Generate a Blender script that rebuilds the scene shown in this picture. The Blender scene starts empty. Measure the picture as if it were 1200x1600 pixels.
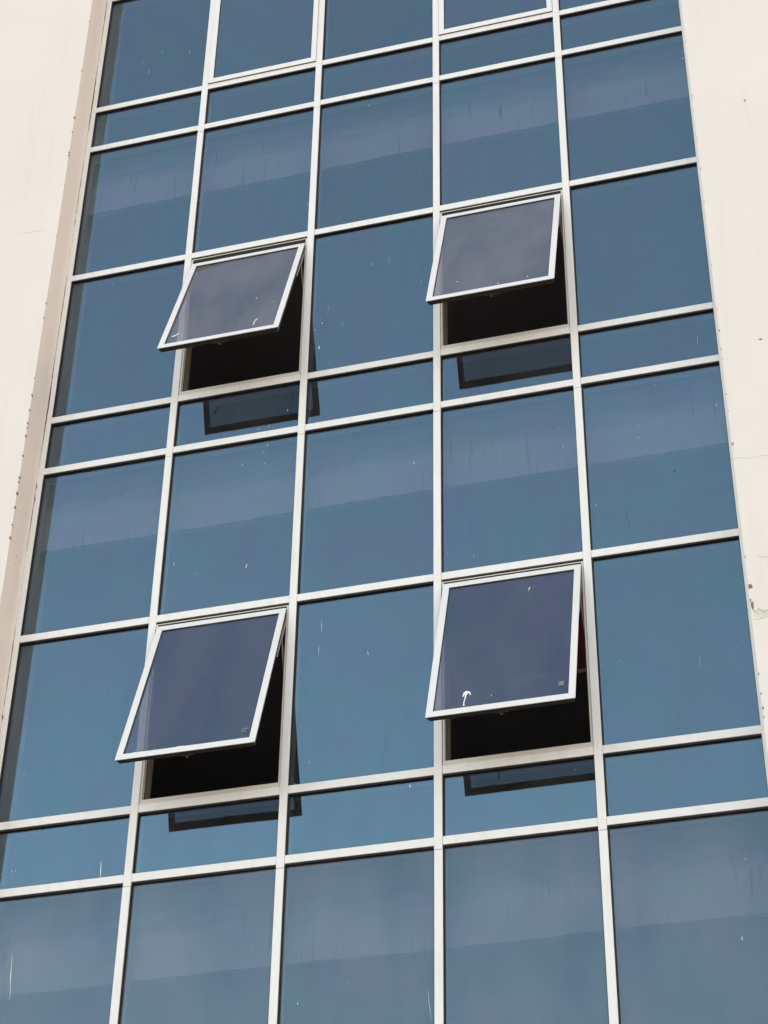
import bpy, bmesh, math, random
from mathutils import Vector, Matrix
random.seed(7)
sc = bpy.context.scene
C = sc.collection
Z0 = 14.9                      # height of the upper floor line above the ground

# ------------------------------------------------------------------ camera
cam_d = bpy.data.cameras.new('camera')
cam = bpy.data.objects.new('camera', cam_d); C.objects.link(cam)
R_ = Vector((0.96280502, 0.26987376, 0.01321515))
U_ = Vector((0.15211983, -0.58182798, 0.79895917))
F_ = Vector((-0.22330706, 0.76723162, 0.60124005))
cam.matrix_world = Matrix(((R_.x, U_.x, -F_.x, 6.03378), (R_.y, U_.y, -F_.y, -11.22109),
                           (R_.z, U_.z, -F_.z, -13.31113 + Z0), (0, 0, 0, 1)))
cam_d.sensor_fit = 'VERTICAL'; cam_d.sensor_height = 36; cam_d.lens = 3186.47 / 1600 * 36
cam_d.clip_start = 0.1; cam_d.clip_end = 3000
sc.camera = cam

# ------------------------------------------------------------------ light: clear sky, the sun stands behind the building
SUN_EL, SUN_AZ = 30.0, 53.0     # azimuth clockwise from +Y
w = bpy.data.worlds.new('World'); sc.world = w; w.use_nodes = True
nt = w.node_tree; nt.nodes.clear()
out = nt.nodes.new('ShaderNodeOutputWorld'); bg = nt.nodes.new('ShaderNodeBackground')
sky = nt.nodes.new('ShaderNodeTexSky'); sky.sky_type = 'NISHITA'; sky.sun_disc = False
sky.sun_elevation = math.radians(SUN_EL); sky.sun_rotation = math.radians(SUN_AZ)
sky.air_density = 1.0; sky.dust_density = 3.0; sky.ozone_density = 1.0; sky.altitude = 100
bg.inputs['Strength'].default_value = 0.15
nt.links.new(sky.outputs[0], bg.inputs[0]); nt.links.new(bg.outputs[0], out.inputs[0])
sun_d = bpy.data.lights.new('sun', 'SUN'); sun_d.energy = 3.0; sun_d.angle = math.radians(0.5)
sun_d.color = (1.0, 0.95, 0.88)
sun = bpy.data.objects.new('sun', sun_d); C.objects.link(sun); sun.location = (0, 30, 60)
a, e = math.radians(SUN_AZ), math.radians(SUN_EL)
sdir = Vector((math.sin(a) * math.cos(e), math.cos(a) * math.cos(e), math.sin(e)))
sun.rotation_euler = sdir.to_track_quat('Z', 'Y').to_euler()
vs = sc.view_settings
vs.view_transform = 'Standard'; vs.look = 'None'; vs.gamma = 1; vs.exposure = 2.73
vs.use_curve_mapping = False
# the camera was balanced for open shade, not for noon sun
vs.use_white_balance = True; vs.white_balance_temperature = 10200; vs.white_balance_tint = 14
sc.cycles.max_bounces = 10; sc.cycles.transparent_max_bounces = 16; sc.cycles.glossy_bounces = 4
sc.cycles.caustics_reflective = False; sc.cycles.caustics_refractive = False

# ------------------------------------------------------------------ materials
def newmat(name):
    m = bpy.data.materials.new(name); m.use_nodes = True
    t = m.node_tree; t.nodes.clear()
    o = t.nodes.new('ShaderNodeOutputMaterial')
    return m, t, o
def node(t, kind, **kw):
    n = t.nodes.new(kind)
    for k, v in kw.items():
        if k in ('ins',):
            for kk, vv in v.items(): n.inputs[kk].default_value = vv
        else: setattr(n, k, v)
    return n
def coords(t, scale=(1, 1, 1), loc=(0, 0, 0), kind='Object'):
    tc = node(t, 'ShaderNodeTexCoord'); mp = node(t, 'ShaderNodeMapping')
    mp.inputs['Scale'].default_value = scale; mp.inputs['Location'].default_value = loc
    t.links.new(tc.outputs[kind], mp.inputs[0]); return mp.outputs[0]
def noise(t, vec, scale, detail=4, rough=0.55):
    n = node(t, 'ShaderNodeTexNoise'); n.inputs['Scale'].default_value = scale
    n.inputs['Detail'].default_value = detail; n.inputs['Roughness'].default_value = rough
    t.links.new(vec, n.inputs['Vector']); return n.outputs['Fac']
def ramp(t, fac, stops):
    r = node(t, 'ShaderNodeValToRGB')
    el = r.color_ramp.elements
    while len(el) > 1: el.remove(el[0])
    el[0].position = stops[0][0]; el[0].color = stops[0][1]
    for p, c in stops[1:]:
        x = el.new(p); x.color = c
    t.links.new(fac, r.inputs[0]); return r.outputs[0]
def g(v): return (v, v, v, 1)
def mixc(t, fac, a_, b_, mode='MIX'):
    n = node(t, 'ShaderNodeMix', data_type='RGBA', blend_type=mode)
    for s, v in ((0, fac), (6, a_), (7, b_)):
        if isinstance(v, (int, float, tuple)): n.inputs[s].default_value = v
        else: t.links.new(v, n.inputs[s])
    return n.outputs[2]
def math_(t, op, a_, b_=0.0):
    n = node(t, 'ShaderNodeMath', operation=op)
    for s, v in ((0, a_), (1, b_)):
        if isinstance(v, (int, float)): n.inputs[s].default_value = v
        else: t.links.new(v, n.inputs[s])
    return n.outputs[0]

def plaster(name, c1, c2, bump=0.12, spec=0.2):
    m, t, o = newmat(name)
    v = coords(t)
    n1 = noise(t, v, 0.55, 5); n2 = noise(t, v, 5.0, 6, 0.6)
    col = mixc(t, ramp(t, n1, [(0.35, g(0)), (0.68, g(1))]), c1, c2)
    vst = coords(t, (7.0, 7.0, 0.5)); st = noise(t, vst, 1.0, 5, 0.6)
    col = mixc(t, ramp(t, st, [(0.54, g(0)), (0.8, g(0.32))]), col, (c2[0] * .82, c2[1] * .80, c2[2] * .76, 1))
    col = mixc(t, ramp(t, n2, [(0.4, g(0)), (0.75, g(0.35))]), col, (c1[0] * .95, c1[1] * .95, c1[2] * .94, 1))
    dots = noise(t, v, 26.0, 3, 0.5)
    col = mixc(t, ramp(t, dots, [(0.755, g(0)), (0.775, g(0.6))]), col, (0.30, 0.25, 0.2, 1))
    p = node(t, 'ShaderNodeBsdfPrincipled'); p.inputs['Roughness'].default_value = 0.8
    p.inputs['Specular IOR Level'].default_value = spec
    b = node(t, 'ShaderNodeBump'); b.inputs['Strength'].default_value = bump; b.inputs['Distance'].default_value = 0.01
    nb = noise(t, v, 40, 6, 0.65); nb2 = noise(t, v, 3.2, 3, 0.5)
    t.links.new(math_(t, 'ADD', nb, math_(t, 'MULTIPLY', nb2, 1.6)), b.inputs['Height'])
    t.links.new(b.outputs[0], p.inputs['Normal']); t.links.new(col, p.inputs['Base Color'])
    t.links.new(p.outputs[0], o.inputs[0]); return m

def painted(name, c, rough=0.4, dirt=(0.42, 0.38, 0.32, 1), amount=0.35):
    m, t, o = newmat(name)
    v = coords(t, kind='Generated') if False else coords(t)
    v2 = coords(t, (9, 9, 1.2))
    n1 = noise(t, v2, 1.3, 5, 0.6); n2 = noise(t, v, 34, 4, 0.6)
    col = mixc(t, ramp(t, n1, [(0.5, g(0)), (0.85, g(amount))]), c, dirt)
    col = mixc(t, ramp(t, n2, [(0.66, g(0)), (0.78, g(amount))]), col, dirt)
    p = node(t, 'ShaderNodeBsdfPrincipled'); p.inputs['Roughness'].default_value = rough
    p.inputs['Specular IOR Level'].default_value = 0.35
    t.links.new(col, p.inputs['Base Color']); t.links.new(p.outputs[0], o.inputs[0]); return m

def flat(name, c, rough=0.7, spec=0.2):
    m, t, o = newmat(name)
    v = coords(t); n1 = noise(t, v, 18, 4)
    col = mixc(t, n1, c, (c[0] * .75, c[1] * .75, c[2] * .75, 1))
    p = node(t, 'ShaderNodeBsdfPrincipled'); p.inputs['Roughness'].default_value = rough
    p.inputs['Specular IOR Level'].default_value = spec
    t.links.new(col, p.inputs['Base Color']); t.links.new(p.outputs[0], o.inputs[0]); return m

def glass(name, refl, trans, dust, dust_col):
    """coated tinted sheet: mirror coat + tinted see-through body + a thin film of dust"""
    m, t, o = newmat(name)
    lw = node(t, 'ShaderNodeLayerWeight'); lw.inputs['Blend'].default_value = 0.5
    mph = node(t, 'ShaderNodeMapping'); mph.inputs['Scale'].default_value = (1.3, 1.3, 1.0)
    hue_in = mph
    base0 = node(t, 'ShaderNodeMix', data_type='RGBA')
    base0.inputs[6].default_value = (refl[0] * 0.93, refl[1] * 1.03, refl[2] * 0.99, 1)
    base0.inputs[7].default_value = (refl[0] * 1.11, refl[1] * 0.955, refl[2] * 1.02, 1)
    base = mixc(t, math_(t, 'POWER', lw.outputs['Facing'], 5.0), base0.outputs[2], (0.5, 0.5, 0.52, 1))
    gl = node(t, 'ShaderNodeBsdfGlossy'); gl.inputs['Roughness'].default_value = 0.0
    oi = node(t, 'ShaderNodeObjectInfo')
    # faint roll distortion of toughened glass
    tc = node(t, 'ShaderNodeTexCoord'); mp = node(t, 'ShaderNodeMapping')
    mp.inputs['Scale'].default_value = (0.8, 0.8, 1.1)
    t.links.new(tc.outputs['Object'], mp.inputs[0])
    cmb = node(t, 'ShaderNodeCombineXYZ'); t.links.new(math_(t, 'MULTIPLY', oi.outputs['Random'], 40.0), cmb.inputs[0])
    t.links.new(math_(t, 'MULTIPLY', oi.outputs['Random'], 23.0), cmb.inputs[2])
    t.links.new(cmb.outputs[0], mp.inputs['Location'])
    vec = mp.outputs[0]
    t.links.new(vec, mph.inputs[0])
    t.links.new(ramp(t, noise(t, mph.outputs[0], 2.1, 3, 0.55), [(0.38, g(0)), (0.62, g(1))]), base0.inputs[0])
    b = node(t, 'ShaderNodeBump'); b.inputs['Strength'].default_value = 0.35; b.inputs['Distance'].default_value = 0.006
    t.links.new(noise(t, vec, 1.5, 1, 0.4), b.inputs['Height']); t.links.new(b.outputs[0], gl.inputs['Normal'])
    tone = math_(t, 'ADD', math_(t, 'MULTIPLY', oi.outputs['Random'], 0.10), 0.95)
    hs = node(t, 'ShaderNodeHueSaturation'); t.links.new(base, hs.inputs['Color']); t.links.new(tone, hs.inputs['Value'])
    # wiped / unwiped film patches dull the coat a little
    mp2 = node(t, 'ShaderNodeMapping'); mp2.inputs['Scale'].default_value = (2.6, 2.6, 0.9)
    t.links.new(vec, mp2.inputs[0])
    patch = noise(t, mp2.outputs[0], 1.0, 4, 0.6)
    mp3 = node(t, 'ShaderNodeMapping'); mp3.inputs['Scale'].default_value = (30, 30, 1.6); t.links.new(vec, mp3.inputs[0])
    streak = noise(t, mp3.outputs[0], 1.0, 4, 0.6)
    fine = noise(t, vec, 190, 2, 0.6)
    dull = mixc(t, ramp(t, patch, [(0.4, g(0)), (0.65, g(1))]), hs.outputs[0], mixc(t, 1.0, hs.outputs[0], (0.88, 0.89, 0.91, 1), 'MULTIPLY'))
    dull = mixc(t, ramp(t, streak, [(0.52, g(0)), (0.75, g(0.65))]), dull, mixc(t, 1.0, dull, (0.82, 0.84, 0.86, 1), 'MULTIPLY'))
    t.links.new(dull, gl.inputs['Color'])
    tr = node(t, 'ShaderNodeBsdfTransparent'); tr.inputs['Color'].default_value = trans
    df = node(t, 'ShaderNodeBsdfDiffuse')
    dm = math_(t, 'MULTIPLY', ramp(t, patch, [(0.34, g(0.3)), (0.70, g(1))]),
               math_(t, 'ADD', math_(t, 'MULTIPLY', ramp(t, fine, [(0.4, g(0)), (0.65, g(1))]), 0.8), 0.8))
    dm = math_(t, 'ADD', dm, math_(t, 'MULTIPLY', ramp(t, streak, [(0.58, g(0)), (0.8, g(1))]), 0.35))
    sc_ = node(t, 'ShaderNodeVectorMath', operation='SCALE'); sc_.inputs[0].default_value = [c * dust for c in dust_col[:3]]
    t.links.new(dm, sc_.inputs['Scale']); t.links.new(sc_.outputs[0], df.inputs['Color'])
    a1 = node(t, 'ShaderNodeAddShader'); a2 = node(t, 'ShaderNodeAddShader')
    t.links.new(gl.outputs[0], a1.inputs[0]); t.links.new(tr.outputs[0], a1.inputs[1])
    t.links.new(a1.outputs[0], a2.inputs[0]); t.links.new(df.outputs[0], a2.inputs[1])
    t.links.new(a2.outputs[0], o.inputs[0]); return m

M_WALL = plaster('cream_plaster', (0.715, 0.645, 0.612, 1), (0.675, 0.605, 0.57, 1))
M_FRAME = painted('white_powder_coat', (0.70, 0.68, 0.665, 1))
M_JAMB = painted('jamb_aluminium', (0.70, 0.69, 0.665, 1), amount=0.3)
M_SASH = painted('dimmed_sash_paint', (0.59, 0.58, 0.565, 1), amount=0.25)  # frame paint greyed to offset the extra sky light on tilted leaves
M_CHAN = flat('dark_bronze_channel', (0.060, 0.052, 0.042, 1), 0.5, 0.3)
M_SUB = painted('aged_subframe', (0.56, 0.53, 0.47, 1), 0.5)
M_STOP = painted('bronze_stop', (0.15, 0.13, 0.10, 1), 0.5)
M_RUBBER = flat('black_rubber', (0.018, 0.017, 0.018, 1), 0.6)
M_STEEL = flat('stay_steel', (0.30, 0.24, 0.21, 1), 0.4, 0.5)
M_GLASS = glass('blue_coated_glass', (0.048, 0.098, 0.117, 1), (0.49, 0.49, 0.52, 1), 0.016, (1, .92, .9))
M_GLASS_DUSTY_DIM = glass('dusty_dimmed_glass', (0.031, 0.061, 0.073, 1), (0.47, 0.475, 0.50, 1), 0.050, (1, .95, .92))  # thicker dust film, and a weaker coat dimming the low sky's reflection
M_SASHGLASS = glass('sash_coated_glass', (0.040, 0.067, 0.094, 1), (0.46, 0.455, 0.47, 1), 0.028, (1, .93, .9))
M_SASHSHEEN = glass('sheen_sash_glass', (0.042, 0.062, 0.078, 1), (0.50, 0.475, 0.475, 1), 0.056, (1, .93, .90))  # pale film stands in for the stronger sky reflection on the upper leaves
M_CONC = plaster('dark_concrete', (0.36, 0.34, 0.33, 1), (0.30, 0.29, 0.28, 1))
M_RED = flat('dark_red_cloth', (0.13, 0.020, 0.016, 1), 0.9)
M_WHITE = flat('dried_white_paint', (0.82, 0.80, 0.76, 1), 0.6)
M_SPECK = flat('grey_speck', (0.62, 0.64, 0.66, 1), 0.6)
M_CHIP = flat('bare_mortar', (0.25, 0.17, 0.13, 1), 0.9)
M_CRACK = flat('crack_dark', (0.40, 0.33, 0.27, 1), 0.9)
M_GAP = flat('open_joint', (0.10, 0.07, 0.05, 1), 0.9)

M_DIRT = flat('dark_dirt', (0.05, 0.05, 0.055, 1), 0.9)
M_STICK = flat('faded_sticker', (0.17, 0.165, 0.17, 1), 0.7)
M_CRACK2 = flat('hair_crack_pale', (0.46, 0.40, 0.34, 1), 0.9)
M_PATCH = plaster('mortar_patch_plaster', (0.66, 0.60, 0.52, 1), (0.52, 0.46, 0.38, 1), 0.4)

def beam_mat():
    m, t, o = newmat('beam_plaster_with_drips')
    v = coords(t)
    oi = node(t, 'ShaderNodeObjectInfo'); rnd = math_(t, 'MULTIPLY', oi.outputs['Random'], 37.0)
    cx = node(t, 'ShaderNodeCombineXYZ'); t.links.new(rnd, cx.inputs[0]); t.links.new(rnd, cx.inputs[1])
    va = node(t, 'ShaderNodeVectorMath', operation='ADD'); t.links.new(v, va.inputs[0]); t.links.new(cx.outputs[0], va.inputs[1])
    v = va.outputs[0]
    c = mixc(t, noise(t, v, 1.2, 5), (0.92, 0.80, 0.76, 1), (0.60, 0.54, 0.55, 1))
    # the plaster coat fades out raggedly towards the top of the beam, over bare concrete
    tc = node(t, 'ShaderNodeTexCoord'); sp = node(t, 'ShaderNodeSeparateXYZ'); t.links.new(tc.outputs['Object'], sp.inputs[0])
    mq = node(t, 'ShaderNodeMapping'); mq.inputs['Scale'].default_value = (2.2, 1, 9); t.links.new(v, mq.inputs[0])
    edge = math_(t, 'ADD', sp.outputs['Z'], math_(t, 'MULTIPLY', noise(t, mq.outputs[0], 1.0, 5, 0.65), 0.34))
    edge = ramp(t, math_(t, 'ADD', math_(t, 'MULTIPLY', edge, 2.0), 1.0), [(0.55, g(1)), (0.95, g(0))])
    c = mixc(t, edge, (0.26, 0.25, 0.27, 1), c)
    ms = node(t, 'ShaderNodeMapping'); ms.inputs['Scale'].default_value = (26, 1, 1.6); t.links.new(v, ms.inputs[0])
    d = noise(t, ms.outputs[0], 1.0, 3, 0.55)
    low = noise(t, v, 1.3, 2)
    k = math_(t, 'MULTIPLY', ramp(t, d, [(0.60, g(0)), (0.70, g(1))]), ramp(t, low, [(0.42, g(0)), (0.56, g(1))]))
    c = mixc(t, k, c, (0.17, 0.15, 0.16, 1))
    p = node(t, 'ShaderNodeBsdfPrincipled'); p.inputs['Roughness'].default_value = 0.9
    t.links.new(c, p.inputs['Base Color']); t.links.new(p.outputs[0], o.inputs[0]); return m
M_BEAM = beam_mat()

def ground_mat():
    m, t, o = newmat('asphalt')
    v = coords(t)
    c = mixc(t, noise(t, v, 0.4, 6), (0.045, 0.045, 0.047, 1), (0.065, 0.062, 0.06, 1))
    c = mixc(t, ramp(t, noise(t, v, 60, 2), [(0.55, g(0)), (0.7, g(0.4))]), c, (0.12, 0.12, 0.12, 1))
    p = node(t, 'ShaderNodeBsdfPrincipled'); p.inputs['Roughness'].default_value = 0.85
    t.links.new(c, p.inputs['Base Color']); t.links.new(p.outputs[0], o.inputs[0]); return m

# ------------------------------------------------------------------ mesh helpers
def box(bm, x0, x1, y0, y1, z0, z1, bev=0.0):
    vs_ = [bm.verts.new(p) for p in ((x0, y0, z0), (x1, y0, z0), (x1, y1, z0), (x0, y1, z0),
                                     (x0, y0, z1), (x1, y0, z1), (x1, y1, z1), (x0, y1, z1))]
    fs = [bm.faces.new([vs_[i] for i in f]) for f in ((0, 1, 5, 4), (1, 2, 6, 5), (2, 3, 7, 6), (3, 0, 4, 7), (4, 5, 6, 7), (3, 2, 1, 0))]
    if bev:
        es = {e_ for f in fs for e_ in f.edges}
        bmesh.ops.bevel(bm, geom=list(es), offset=bev, segments=1, affect='EDGES')
def prism(bm, pts, y0, y1):
    """polygon in x,z pulled from y0 (front) to y1"""
    area = sum(pts[i][0] * pts[(i + 1) % len(pts)][1] - pts[(i + 1) % len(pts)][0] * pts[i][1] for i in range(len(pts)))
    if area < 0: pts = pts[::-1]
    f = [bm.verts.new((x, y0, z)) for x, z in pts]; b = [bm.verts.new((x, y1, z)) for x, z in pts]
    bm.faces.new(f); bm.faces.new(b[::-1])
    for i in range(len(pts)):
        j = (i + 1) % len(pts); bm.faces.new((f[j], f[i], b[i], b[j]))
def ring(bm, x0, x1, z0, z1, wl, wr, wb, wt, y0, y1, gap=0.0):
    """four mitred members round a rectangle"""
    ox = [(x0, z0), (x1, z0), (x1, z1), (x0, z1)]
    ix = [(x0 + wl, z0 + wb), (x1 - wr, z0 + wb), (x1 - wr, z1 - wt), (x0 + wl, z1 - wt)]
    for i in range(4):
        j = (i + 1) % 4
        q = [ox[i], ox[j], ix[j], ix[i]]
        if gap:
            dx, dz = ox[j][0] - ox[i][0], ox[j][1] - ox[i][1]; L = math.hypot(dx, dz); dx, dz = dx / L * gap, dz / L * gap
            q = [(q[0][0] + dx, q[0][1] + dz), (q[1][0] - dx, q[1][1] - dz), (q[2][0] - dx, q[2][1] - dz), (q[3][0] + dx, q[3][1] + dz)]
        prism(bm, q, y0, y1)
def obj(name, bm, mat, parent=None, label=None, loc=None, shift=True):
    me = bpy.data.meshes.new(name)
    bmesh.ops.recalc_face_normals(bm, faces=bm.faces)
    bm.to_mesh(me); bm.free()
    me.materials.append(mat)
    o = bpy.data.objects.new(name, me); C.objects.link(o)
    if parent: o.parent = parent
    if loc: o.location = loc
    if label: o['label'] = label
    return o
def bar(bm, p0, p1, wd, th):
    p0, p1 = Vector(p0), Vector(p1); d = (p1 - p0).normalized()
    xax = Vector((1, 0, 0)); n = d.cross(xax).normalized()
    c = []
    for p in (p0, p1):
        for sx, sn in ((-1, -1), (1, -1), (1, 1), (-1, 1)):
            c.append(bm.verts.new(p + xax * sx * th / 2 + n * sn * wd / 2))
    for f in ((0, 1, 2, 3), (7, 6, 5, 4), (0, 4, 5, 1), (1, 5, 6, 2), (2, 6, 7, 3), (3, 7, 4, 0)):
        bm.faces.new([c[i] for i in f])
def blob(bm, x, z, rx, rz, y0, y1, n=9, jag=0.3, rot=0.0):
    pts = []
    for i in range(n):
        t = 2 * math.pi * i / n; k = 1 + random.uniform(-jag, jag)
        px, pz = rx * k * math.cos(t), rz * k * math.sin(t)
        pts.append((x + px * math.cos(rot) - pz * math.sin(rot), z + px * math.sin(rot) + pz * math.cos(rot)))
    prism(bm, pts, y0, y1)
def ribbon(bm, pts, y0, y1):
    """pts: (x, z, half width) along a line"""
    L, Rr = [], []
    for i, (x, z, hw) in enumerate(pts):
        a_ = pts[max(i - 1, 0)]; b_ = pts[min(i + 1, len(pts) - 1)]
        d = Vector((b_[0] - a_[0], b_[1] - a_[1])); d = d.normalized() if d.length else Vector((0, 1))
        L.append((x - d.y * hw, z + d.x * hw)); Rr.append((x + d.y * hw, z - d.x * hw))
    for i in range(len(pts) - 1):
        prism(bm, [L[i], L[i + 1], Rr[i + 1], Rr[i]], y0, y1)

# ------------------------------------------------------------------ ground
bm = bmesh.new(); bmesh.ops.create_grid(bm, x_segments=8, y_segments=8, size=1200)
gnd = obj('ground', bm, ground_mat()); gnd['kind'] = 'structure'

# ------------------------------------------------------------------ the building
bld = bpy.data.objects.new('office_building', None); C.objects.link(bld)
bld['label'] = 'cream office building with blue glass curtain wall in white frames, four windows tilted open'
bld['category'] = 'building'
XL, XR = -0.031, 5.288           # edges of the plastered piers
PY = -0.273                      # face of the piers
X = [None, 1.0537, 2.1096, 3.1613, 4.2147, None]
HW, HT = 0.0275, 0.030           # half widths of mullion and transom
JL, JR = 0.019, 5.249            # inner edges of the side jambs
FL = 3.6
rows = []                        # transom heights with the kind of the row BELOW each
for k in range(-1, 4):
    rows += [(Z0 - FL * k, 'tall'), (Z0 - FL * k - 1.5527, 'vent'), (Z0 - FL * k - 3.0885, 'short')]
rows = rows[:14]
ZTOP, ZBOT = rows[0][0] + 0.03, rows[-1][0] - 0.03
ZT = ZTOP; ZB = ZBOT

def fine_edge_box(bm, x0, x1, y0, y1, z0, z1): box(bm, x0, x1, y0, y1, z0, z1, 0.012)
TOPW = 22.5
bm = bmesh.new(); box(bm, -7.0, XL, PY, 0.40, 0.0, TOPW)
wl = obj('wall', bm, M_WALL, bld, 'cream plastered pier left of the glazing')
bm = bmesh.new(); box(bm, XR, 12.5, PY, 0.40, 0.0, TOPW)
wr = obj('wall', bm, M_WALL, bld, 'cream plastered pier right of the glazing')
bm = bmesh.new(); box(bm, XL, XR, PY, 0.40, ZT, TOPW)
obj('wall', bm, M_WALL, bld, 'cream plastered wall above the glazing')
bm = bmesh.new(); box(bm, XL, XR, PY, 0.40, 0.0, ZB)
obj('wall', bm, M_WALL, bld, 'cream plastered wall below the glazing')
# rear shell
bm = bmesh.new(); box(bm, -7.0, 12.5, 7.0, 7.3, 0.0, TOPW)
box(bm, -7.0, -6.7, 0.40, 7.0, 0.0, TOPW); box(bm, 12.2, 12.5, 0.40, 7.0, 0.0, TOPW)
box(bm, -6.7, 12.2, 0.40, 7.0, TOPW - 0.3, TOPW)
obj('outer_wall', bm, M_CONC, bld, 'dark inner shell of the rooms')

# slabs and beams behind the glass
for k in range(-1, 4):
    zf = Z0 - FL * k
    bm = bmesh.new(); box(bm, -6.69, 12.19, 0.41, 6.99, zf - 0.40, zf - 0.25)
    obj('floor_slab', bm, M_CONC, bld)
    # plastered edge beam whose lower edge was left wavy
    bm = bmesh.new()
    n = 60; top = []; bot = []
    for i in range(n + 1):
        x = XL + 0.01 + (XR - XL - 0.02) * i / n
        top.append((x, -0.03))
        bot.append((x, -0.665 + 0.005 * math.sin(x * 2.3 + k * 1.7) + random.uniform(-.005, .005)))
    for i in range(n):
        prism(bm, [bot[i], bot[i + 1], top[i + 1], top[i]], 0.0, 0.05)
    bmesh.ops.remove_doubles(bm, verts=bm.verts, dist=1e-5)
    obj('edge_beam', bm, M_BEAM, bld, loc=(0, 0.15, zf))

# side jambs
for nm, x0, x1 in (('left', XL + 0.0015, JL), ('right', JR, XR - 0.0015)):
    bm = bmesh.new(); box(bm, x0, x1, 0.0, 0.13, ZB, ZT, 0.0015)
    obj('jamb', bm, M_JAMB, bld, 'narrow metal jamb along the %s edge of the glazing' % nm)
# mullions, jointed just below every floor line
joints = [ZT] + [Z0 - FL * k - 0.062 for k in range(-1, 4)] + [ZB]
joints = sorted({round(j, 4) for j in joints if ZB - 1e-3 <= j <= ZT + 1e-3}, reverse=True)
for ci in range(1, 5):
    for a_, b_ in zip(joints[:-1], joints[1:]):
        bm = bmesh.new(); dx = random.uniform(-.0008, .0008)
        box(bm, X[ci] - HW + dx, X[ci] + HW + dx, random.uniform(-.001, .0), 0.13, b_ + 0.0012, a_ - 0.0012, 0.0018)
        obj('mullion', bm, M_FRAME, bld)
edges = [(JL, X[1] - HW)] + [(X[i] + HW, X[i + 1] - HW) for i in (1, 2, 3)] + [(X[4] + HW, JR)]
for z, kind in rows:
    for x0, x1 in edges:
        bm = bmesh.new(); t_ = random.uniform(-.0006, .0006)
        box(bm, x0 + 0.0004, x1 - 0.0004, 0.0035, 0.125, z - HT + t_, z + HT + t_, 0.0018)
        obj('transom', bm, M_FRAME, bld)

# ---- panes
def gasket(parent, x0, x1, z0, z1, y0=0.019, y1=0.0252, w_=0.0045):
    bm = bmesh.new(); ring(bm, x0, x1, z0, z1, .0085, .004, .003, .013, y0, y1)  # head and left members widened, black standing in for shaded frame undersides and reflection
    return obj('gasket', bm, M_RUBBER, parent)
specks = {}   # (column,row) -> list of marks, filled further down
def pane(x0, x1, z0, z1, mat, name='glass_pane'):
    xc, zc = (x0 + x1) / 2, (z0 + z1) / 2
    bm = bmesh.new(); box(bm, x0 - xc + .0005, x1 - xc - .0005, 0.0, 0.006, z0 - zc + .0005, z1 - zc - .0005)
    o = obj(name, bm, mat, bld, loc=(xc, 0.0255, zc))
    o.rotation_euler = (random.uniform(-.003, .003), 0, random.uniform(-.003, .003))
    gk = gasket(o, x0 - xc, x1 - xc, z0 - zc, z1 - zc, 0.0085 - 0.0255, 0.0252 - 0.0255)
    return o
panes = {}
OPEN = {(1, 4): (20.5, -1.665, -.007), (3, 4): (19.8, -1.656, -.006), (1, 7): (19.5, -5.232, -.006), (3, 7): (19.8, -5.231, -.006)}
CLOSED = {(1, 1), (3, 1)}
for ri in range(len(rows) - 1):
    zt, zb = rows[ri][0] - HT, rows[ri + 1][0] + HT
    for ci, (x0, x1) in enumerate(edges):
        if (ci, ri) in OPEN or (ci, ri) in CLOSED or (rows[ri][1] == 'vent' and ci in (1, 3)):
            continue
        panes[(ci, ri)] = pane(x0, x1, zb, zt, M_GLASS_DUSTY_DIM if ri >= 9 else M_GLASS)

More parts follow.
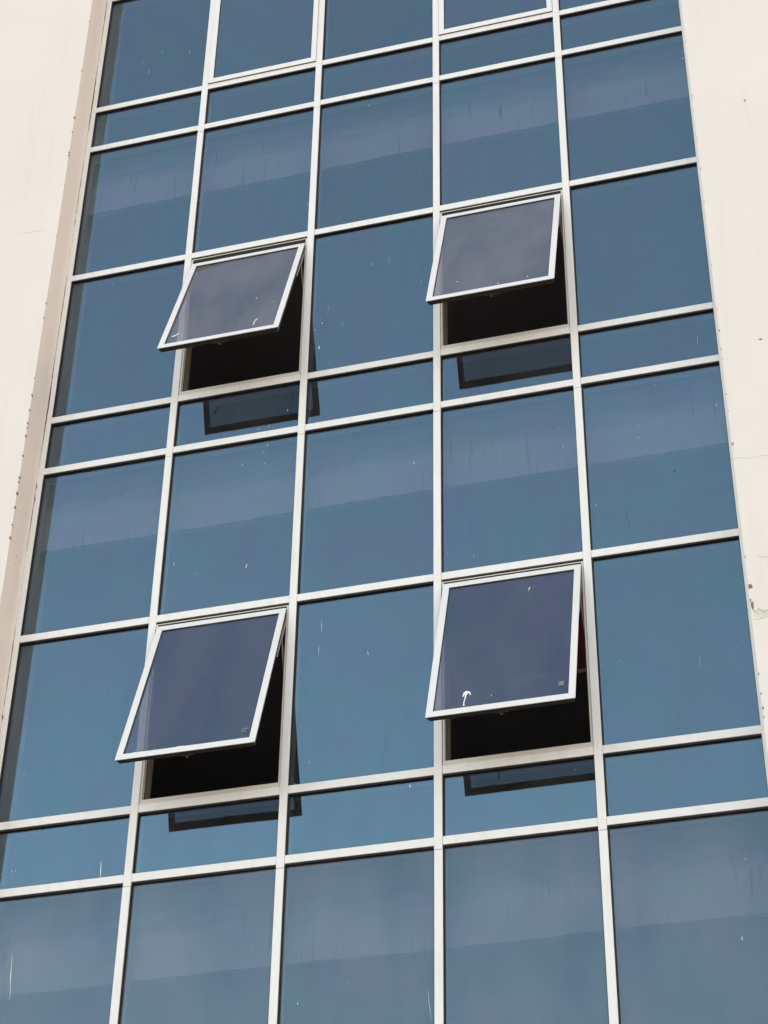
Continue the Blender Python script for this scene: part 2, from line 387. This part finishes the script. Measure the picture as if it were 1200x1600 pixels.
# ---- top hung windows
def window(ci, ri, ang, ztop, ytop, label):
    x0, x1 = edges[ci]; zt, zb = rows[ri][0] - HT, rows[ri + 1][0] + HT
    # fixed subframe in the opening (the window part itself)
    bm = bmesh.new()
    ring(bm, x0 + .003, x1 - .003, zb + .0006, zt - (.020 if ang else .003), .013, .013, .034, .007, 0.006, 0.05, 0.0003)
    win = obj('window', bm, M_SUB, bld, label)
    bm = bmesh.new(); ring(bm, x0 + .0005, x1 - .0005, zb + .034, zt - .0005, .022, .022, .004, .022, 0.0505, 0.075)
    ring(bm, x0 + .0005, x1 - .0005, zb + .0361, zt - .0005, .030, .030, .004, .030, 0.0756, 0.118)
    obj('inner_stop', bm, M_STOP, win)
    bm = bmesh.new()
    ring(bm, x0 + .0005, x1 - .0005, zb + .036, zt - .0005, .016, .016, .003, .016, 0.044, 0.0504)
    obj('gasket', bm, M_RUBBER, win)
    if ang:      # black fillers stand in for the shaded recess around the head lip
        bm = bmesh.new(); box(bm, x0 + .001, x1 - .001, .012, .0495, zt - .0195, zt - .0006)
        box(bm, x0 + .0165, x1 - .0165, .014, .0495, zt - .070, zt - .0272)
        obj('head_shade_filler', bm, M_RUBBER, win)
    # sash: local x, local -z down the leaf, -y outwards
    g_ = 0.0165 if ang else 0.002
    w_ = x1 - x0 - 2 * g_; L = 1.445 if ang else zt - zb - .004
    bm = bmesh.new()
    ring(bm, 0, w_, -L, 0, .045, .045, .053, .050, 0.0, 0.005, 0.0005)          # face flange
    sash = obj('sash_frame', bm, M_SASH if ang else M_FRAME, win)
    bm = bmesh.new(); ring(bm, .002, w_ - .002, -L + .002, -.002, .042, .042, .050, .047, 0.0052, 0.0125)
    for dx0, dy0, dy1, dw in ((.010, .0125, .030, .034), (.015, .0305, .046, .024)):
        ring(bm, dx0, w_ - dx0, -L + dx0, -dx0, dw, dw, dw, dw, dy0, dy1)
    obj('sash_channel', bm, M_CHAN, sash)
    bm = bmesh.new(); box(bm, .0465, w_ - .0465, 0.008, 0.0138, -L + .0555, -.0525)
    gl = obj('glass_pane', bm, (M_SASHSHEEN if ri == 4 else M_SASHGLASS) if ang else M_GLASS, sash)
    bm = bmesh.new(); ring(bm, .046, w_ - .046, -L + .055, -.052, .003, .003, .003, .004, 0.0045, 0.0079)
    obj('gasket', bm, M_RUBBER, sash)
    bm = bmesh.new(); xm = w_ * .5
    box(bm, xm - .045, xm + .045, .047, .056, -L + .018, -L + .034, .002); box(bm, xm - .009, xm + .009, .056, .064, -L + .006, -L + .03, .002)
    obj('handle', bm, M_STOP, sash)
    if ang:
        th = math.radians(ang)
        sash.location = (x0 + g_, ytop, ztop); sash.rotation_euler = (-th, 0, 0)
        def P(s, dpt, xx): # point on the leaf, world
            return Vector((xx, ytop - s * math.sin(th) + dpt * math.cos(th), ztop - s * math.cos(th) - dpt * math.sin(th)))
        for sx, xx in ((-1, x0 + .021), (1, x1 - .021)):
            bm = bmesh.new()
            j = P(.30, .05, xx); bar(bm, (xx, .030, zt - .10), j, .016, .003)
            bar(bm, (xx - sx * .004, .032, zt - .56), P(.26, .05, xx - sx * .004), .014, .003)
            bar(bm, (xx, .028, zt - .05), (xx, .036, zt - .62), .012, .004)
            bar(bm, P(.05, .048, xx - sx * .004), P(.50, .048, xx - sx * .004), .014, .004)
            obj('stay_arm', bm, M_STEEL, win)
    else:
        sash.location = (x0 + g_, -0.008, zt - .002)
    return win, sash, gl, L, w_
W = {}
W['e'] = window(1, 1, 0, 0, 0, 'closed white framed window, left one at the top')
W['f'] = window(3, 1, 0, 0, 0, 'closed white framed window, right one at the top')
names = {(1, 4): ('a', 'open top hung window with grey glass, upper left of the four'),
         (3, 4): ('b', 'open top hung window with grey glass, upper right of the four'),
         (1, 7): ('c', 'open top hung window with blue grey glass, lower left of the four'),
         (3, 7): ('d', 'open top hung window with a white paint blob on its glass, lower right of the four')}
for (ci, ri), (an, zt_, yt) in OPEN.items():
    k, lab = names[(ci, ri)]
    W[k] = window(ci, ri, an, zt_ + Z0, yt, lab)
for ri in (10,):
    for ci in (1, 3): W['g%d' % ci] = window(ci, ri, 0, 0, 0, 'closed white framed window')

# ------------------------------------------------------------------ marks on the glass: dried paint flecks, streaks and dirt
# column, row : start x,z  end x,z  width in mm  kind
MARKS = {
    (0, 1) : [(0.405, 1.085, 0.404, 1.033, 3, 'g'), (0.863, 1.086, 0.86, 1.043, 4, 'w'), (0.48, 0.941, 0.486, 0.879, 3, 'g'), (0.583, 1.189, 0.593, 1.142, 3, 'g')] ,
    (0, 4) : [(0.384, -1.692, 0.391, -1.701, 4, 'w')] ,
    (0, 8) : [(0.841, -7.036, 0.851, -7.168, 8, 'w'), (0.197, -7.016, 0.196, -7.045, 3, 'w'), (0.224, -7.024, 0.227, -7.044, 3, 'w')] ,
    (0, 9) : [(0.28, -7.637, 0.305, -7.959, 6, 'w')] ,
    (1, 3) : [(2.057, -1.181, 2.058, -1.204, 3, 'w')] ,
    (1, 5) : [(1.758, -3.511, 1.759, -3.526, 5, 'w'), (1.845, -3.51, 1.846, -3.526, 5, 'w'), (1.982, -3.375, 1.987, -3.389, 6, 'w'), (1.551, -3.302, 1.56, -3.551, 4, 'b3')] ,
    (1, 6) : [(1.737, -4.771, 1.73, -4.81, 9, 'w'), (1.172, -4.653, 1.165, -4.686, 3, 'w'), (1.839, -3.689, 1.842, -3.705, 5, 'w'), (1.811, -3.751, 1.812, -3.764, 4, 'w'), (1.827, -3.859, 1.828, -3.871, 4, 'w'), (1.649, -3.835, 1.65, -3.848, 5, 'w'), (1.341, -4.786, 1.346, -4.792, 3, 'w')] ,
    (2, 3) : [(2.565, -0.132, 2.571, -0.158, 4, 'w')] ,
    (2, 4) : [(2.211, -2.778, 2.218, -2.819, 11, 'w'), (2.217, -2.505, 2.218, -2.519, 4, 'w'), (2.229, -2.535, 2.232, -2.556, 5, 'w'), (2.173, -2.596, 2.179, -2.618, 5, 'w'), (2.282, -2.378, 2.273, -2.444, 3, 'g'), (2.397, -2.574, 2.404, -2.623, 3, 'g'), (2.14, -2.399, 2.141, -2.413, 6, 'w'), (2.763, -1.969, 2.769, -2.04, 3, 'g'), (2.631, -1.999, 2.632, -2.028, 3, 'w'), (3.031, -2.264, 3.031, -2.339, 3, 'g')] ,
    (2, 6) : [(2.982, -4.085, 2.982, -4.103, 6, 'w'), (2.624, -4.108, 2.629, -4.121, 4, 'b')] ,
    (2, 7) : [(2.317, -5.353, 2.325, -5.462, 3, 'w'), (2.311, -5.576, 2.304, -5.638, 3, 'w'), (2.658, -5.67, 2.668, -5.708, 4, 'w'), (2.173, -6.635, 2.179, -6.655, 5, 'w'), (2.282, -5.951, 2.283, -5.961, 4, 'b'), (2.223, -5.942, 2.223, -5.957, 4, 'b'), (2.27, -6.484, 2.275, -6.499, 4, 'w'), (2.212, -5.665, 2.212, -5.676, 4, 'b')] ,
    (2, 8) : [(2.964, -6.755, 2.969, -6.779, 8, 'w')] ,
    (2, 9) : [(3.085, -8.184, 3.109, -8.383, 3, 'w'), (2.258, -8.18, 2.259, -8.197, 4, 'w')] ,
    (3, 6) : [(4.197, -4.037, 4.197, -4.048, 4, 'w'), (4.085, -4.161, 4.085, -4.172, 4, 'w'), (3.232, -4.952, 3.232, -4.958, 3, 'w'), (3.421, -4.986, 3.415, -5.024, 3, 'g')] ,
    (3, 8) : [(4.054, -6.795, 4.057, -6.805, 4, 'w')] ,
    (3, 9) : [(3.58, -7.225, 3.58, -7.234, 3, 'w')] ,
    (4, 3) : [(5.232, -0.266, 5.236, -0.283, 5, 'w'), (5.226, -0.335, 5.235, -0.353, 6, 'w'), (4.574, -1.083, 4.578, -1.099, 6, 'b'), (4.739, -0.64, 4.742, -0.77, 4, 'b2')] ,
    (4, 5) : [(5.113, -3.338, 5.107, -3.417, 4, 'g')] ,
    (4, 6) : [(4.772, -3.734, 4.772, -3.746, 4, 'w'), (4.623, -4.189, 4.622, -4.201, 4, 'w'), (4.626, -4.079, 4.625, -4.09, 3, 'w'), (4.862, -4.531, 4.852, -4.546, 7, 'b'), (4.294, -4.717, 4.293, -4.739, 3, 'w'), (5.192, -4.004, 5.194, -4.028, 6, 'w'), (4.498, -4.762, 4.515, -4.996, 3, 'b2')] ,
    (4, 7) : [(4.908, -6.071, 4.906, -6.159, 3, 'g'), (4.847, -6.061, 4.854, -6.072, 6, 'b'), (5.151, -6.046, 5.156, -6.037, 3, 'g')] ,
    (4, 9) : [(4.999, -8.054, 5.001, -8.083, 6, 'w'), (5.065, -7.548, 5.068, -7.565, 8, 'g')] ,
}

KIND = {'w': ('paint_fleck', M_WHITE), 'g': ('grey_streak', M_SPECK), 'b': ('dirt_spot', M_DIRT)}
for (ci, ri), ms in MARKS.items():
    if (ci, ri) not in panes: continue
    p = panes[(ci, ri)]; loc = p.location
    for kk in 'wgb':
        sel = [m_ for m_ in ms if m_[5][0] == kk]
        if not sel: continue
        bm = bmesh.new()
        for (x0, z0, x1, z1, wd, _k) in sel:
            x0 -= loc.x; x1 -= loc.x; z0 += Z0 - loc.z; z1 += Z0 - loc.z
            hw = wd / 2000 * (0.8 if kk != 'g' else 0.45); L = math.hypot(x1 - x0, z1 - z0)
            if L < 0.03:
                blob(bm, (x0 + x1) / 2, (z0 + z1) / 2, hw, max(L / 2, hw), -.0011, -.0001, 8, .35)
            else:
                n = 7; nx, nz = (z1 - z0) / L, -(x1 - x0) / L
                pts = [(x0 + (x1 - x0) * i / n + nx * random.uniform(-.0015, .0015), z0 + (z1 - z0) * i / n,
                        max(.0005, hw * math.sin(math.pi * (i + .35) / (n + .9)) * random.uniform(.75, 1.1))) for i in range(n + 1)]
                ribbon(bm, pts, -.0011, -.0001)
        obj(KIND[kk][0], bm, KIND[kk][1], p)
# a sprinkle of very small flecks on every pane
for (ci, ri), p in panes.items():
    x0, x1 = edges[ci]; zt, zb = rows[ri][0], rows[ri + 1][0]
    n = random.randint(0, 2) if zt - zb > 1 else 0
    if not n: continue
    bm = bmesh.new()
    for i in range(n):
        hx, hz = (x1 - x0) / 2 - .04, (zt - zb) / 2 - .08
        blob(bm, random.uniform(-hx, hx), random.uniform(-hz, hz), random.uniform(.001, .0022), random.uniform(.0015, .005), -.0010, -.0001, 6, .3)
    obj('dust_fleck', bm, M_SPECK, p)

# on the tilted leaves: splashes and glazing stickers (leaf coordinates: x from its left edge, s down from its top)
def leafmark(key, fn, name, mat, y=0.0068, label=None):
    win, sash, gl, L, w_ = W[key]
    bm = bmesh.new(); fn(bm); o = obj(name, bm, mat, gl, label); return o
YL0, YL1 = 0.0070, 0.0079
def splash(bm):   # a blob of dried white paint with a run down to the frame
    x, z = .243, -1.228
    ribbon(bm, [(x - .012, z - .046, .0022), (x - .007, z - .030, .0050), (x - .004, z - .012, .0080), (x + .006, z - .002, .0105),
                (x + .020, z - .006, .0090), (x + .030, z - .014, .0055), (x + .037, z - .030, .0032), (x + .035, z - .041, .0015)], YL0, YL1)
    blob(bm, x + .006, z - .022, .011, .014, YL0 - .0002, YL1, 10, .3)
    ribbon(bm, [(x + .006, z - .030, .0055), (x + .006, z - .055, .0040), (x + .002, z - .080, .0030), (x - .001, z - .110, .0030), (x + .002, z - .140, .0042)], YL0 - .0004, YL1)
leafmark('d', splash, 'paint_splash', M_WHITE, label='dried white paint blob with a run')
leafmark('d', lambda bm: (blob(bm, .615, -.185, .0035, .012, YL0, YL1, 8, .3, -.3), blob(bm, .611, -.205, .0018, .012, YL0, YL1, 6, .3), blob(bm, .42, -1.30, .003, .004, YL0, YL1)), 'paint_fleck', M_WHITE)
leafmark('d', lambda bm: prism(bm, [(.850, -1.295), (.886, -1.293), (.888, -1.252), (.852, -1.250)], YL0, YL1), 'sticker', M_STICK)
leafmark('c', lambda bm: [blob(bm, .873 + dx, -1.30 + dz, .010, .008, YL0, YL1, 9, .55) for dx, dz in ((-.012, -.010), (.010, -.014), (-.004, .010), (.014, .012))], 'sticker', M_STICK)
leafmark('a', lambda bm: ribbon(bm, [(.080, -1.265, .004), (.095, -1.268, .007), (.115, -1.255, .006), (.128, -1.235, .004), (.134, -1.225, .002)], YL0, YL1), 'paint_splash', M_WHITE)
leafmark('a', lambda bm: (ribbon(bm, [(.745, -1.33, .002), (.752, -1.30, .0035), (.748, -1.27, .002), (.760, -1.235, .005), (.768, -1.225, .002)], YL0, YL1),
                          blob(bm, .70, -.86, .006, .005, YL0, YL1), blob(bm, .86, -.98, .004, .004, YL0, YL1)), 'paint_fleck', M_WHITE)
leafmark('b', lambda bm: [blob(bm, x, -s_, .006, .006, YL0, YL1, 8, .5) for x, s_ in ((.42, .22), (.48, .36))], 'dirt_spot', M_DIRT)
leafmark('b', lambda bm: [blob(bm, x, -s_, .004, .006, YL0, YL1, 8, .5) for x, s_ in ((.76, 1.33), (.54, 1.35), (.22, 1.20))], 'paint_fleck', M_WHITE)
def sealant(bm):  # lumpy white sealant squeezed out along the bottom glass edge
    x = .05; pts = []
    while x < .80:
        pts.append((x, -1.392 + random.uniform(-.002, .003), random.choice((.002, .003, .004, .007)))); x += random.uniform(.012, .03)
    ribbon(bm, pts, .004, YL1)
leafmark('c', sealant, 'sealant_bead', M_WHITE)

# ------------------------------------------------------------------ worn plaster: chipped arrises, hair cracks, open joint beside the left jamb
def wallpart(name, fn, mat, parent, label=None):
    bm = bmesh.new(); fn(bm); return obj(name, bm, mat, parent, label)
LCH = [(1.419, 8), (0.753, 11), (0.134, 16), (-0.047, 10), (-0.304, 12), (-0.337, 14), (-2.066, 12), (-2.227, 9), (-2.864, 8), (-3.042, 14), (-3.193, 12),
       (-3.322, 13), (-3.37, 9), (-3.448, 14), (-3.643, 12), (-3.854, 15), (-3.897, 12), (-4.005, 17), (-4.139, 14), (-4.3, 10), (-4.42, 16), (-1.3, 7), (-0.7, 6)]
for z, h in LCH:
    h /= 1000; zz = z + Z0; bm = bmesh.new()
    blob(bm, XL - .001 - h * .10, zz, h * .35, h, PY - .0012, PY + h * .6, 8, .4)
    blob(bm, XL - .0005, zz, .0022, h * .8, PY - .0008, PY + h * 1.1, 6, .3)
    obj('chip', bm, M_CHIP, wl)
RCH = [(-1.14, 10), (-1.309, 7), (-1.612, 9), (-1.955, 10), (-2.958, 8), (-3.391, 9), (-3.591, 12), (-3.768, 10), (-3.857, 9), (-4.179, 7), (-4.621, 16), (-5.561, 10),
       (-5.9, 14), (-6.458, 8), (-6.705, 14), (-6.77, 10), (-4.33, 6), (-2.3, 7), (-0.5, 6), (-6.6, 9)]
for z, h in RCH:
    h /= 1000; wallpart('chip', lambda bm: blob(bm, XR + h * .3 + .002, z + Z0, h * .35, h, PY - .0012, PY + .004, 8, .4), M_CHIP, wr)
for x, z, rx, rz in ((5.303, -5.795, .017, .020), (5.302, -5.94, .009, .030), (5.685, -1.308, .007, .012), (5.569, -3.738, .012, .006)):
    wallpart('chip', lambda bm: blob(bm, x, z + Z0, rx, rz, PY - .0012, PY + .004, 8, .4), M_CHIP, wr)
def crack(bm, pts, hw=.0012, sub=5, jag=.006):
    out = []
    for (a_, b_) in zip(pts[:-1], pts[1:]):
        for i in range(sub):
            t_ = i / sub
            out.append((a_[0] + (b_[0] - a_[0]) * t_, a_[1] + (b_[1] - a_[1]) * t_ + Z0 + random.uniform(-jag, jag), hw * random.uniform(.4, 1.5)))
    ribbon(bm, out, PY - .0010, PY + .002)
wallpart('hair_crack', lambda bm: (crack(bm, [(5.294, -5.953), (5.314, -6.005), (5.341, -5.975), (5.362, -6.008), (5.396, -5.995), (5.48, -5.985), (5.75, -6.02)], .0022, 4, .010),
                                   crack(bm, [(5.301, -6.047), (5.334, -6.058), (5.39, -6.048), (5.6, -6.06)], .0010),
                                   crack(bm, [(5.372, -5.57), (5.403, -5.586), (5.437, -5.582), (5.62, -5.60)], .0008)), M_CRACK, wr)
wallpart('hair_crack', lambda bm: (crack(bm, [(5.29, -4.752), (5.306, -4.742), (5.39, -4.764), (5.475, -4.765), (5.9, -4.78)], .0006),
                                   crack(bm, [(5.50, -5.25), (5.62, -5.24), (5.8, -5.26)], .0005)), M_CRACK2, wr)
wallpart('hair_crack', lambda bm: (crack(bm, [(-.364, -1.205), (-.252, -1.203), (-.147, -1.207)], .0008),), M_CRACK2, wl)
def patch(bm):
    blob(bm, 5.36, -6.015 + Z0, .062, .030, PY - .0006, PY + .002, 12, .18)
wallpart('mortar_patch', patch, M_PATCH, wr)
# open joint: a dark gap of changing width, with a ragged lip of plaster
gp, lip = [], []
z = ZB
while z < ZT:
    wv = .0022 + .0016 * math.sin(z * 1.7) + .0016 * math.sin(z * 5.3 + 1) + random.uniform(-.0007, .0009) + (.004 if random.random() < .04 else 0)
    wv = max(.0010, wv)
    gp.append((XL + .0015 + wv, z, wv)); lip.append((XL + .0012, z, max(.0008, .0016 + random.uniform(-.001, .0015))))
    z += random.uniform(.02, .05)
wallpart('open_joint', lambda bm: ribbon(bm, gp, -.0016, -.0002), M_GAP, wl)
wallpart('plaster_lip', lambda bm: ribbon(bm, lip, -.0050, -.0018), M_WALL, wl)
# pock marks on the reveal
for yy, zz, h in ((-.136, -4.054, 5), (-.096, -4.067, 4), (-.107, -4.111, 4), (-.134, -4.499, 7), (-.137, -4.566, 5), (-.074, -4.504, 5), (-.158, -4.10, 4), (-.2, -3.99, 4)):
    wallpart('pock_mark', lambda bm: box(bm, XL - .001, XL + .0009, yy - h / 2500, yy + h / 2500, zz + Z0 - h / 1000, zz + Z0 + h / 1000), M_CHIP, wl)
# ------------------------------------------------------------------ inside: dark red cloth and a cord seen through the lower right window
bm = bmesh.new()
for i in range(14):
    xa, xb = 3.44 + i * .05, 3.49 + i * .05; ya, yb = 1.0 + .02 * math.sin(i * 1.9), 1.0 + .02 * math.sin((i + 1) * 1.9)
    za, zb_ = Z0 - 5.42, Z0 - 4.05
    v4 = [bm.verts.new(p) for p in ((xa, ya, za), (xb, yb, za), (xb, yb, zb_), (xa, ya, zb_), (xa, ya + .004, za), (xb, yb + .004, za), (xb, yb + .004, zb_), (xa, ya + .004, zb_))]
    for f in ((0, 1, 2, 3), (5, 4, 7, 6), (0, 4, 5, 1), (3, 2, 6, 7)): bm.faces.new([v4[k] for k in f])
bmesh.ops.remove_doubles(bm, verts=bm.verts, dist=1e-5)
cur = obj('curtain', bm, M_RED)
cur['label'] = 'dark red curtain hanging inside behind the lower right open window'; cur['category'] = 'curtain'
bm = bmesh.new(); box(bm, 3.42, 4.16, .98, 1.03, Z0 - 5.465, Z0 - 5.43, .003)
obj('hem_rail', bm, M_STOP, cur)
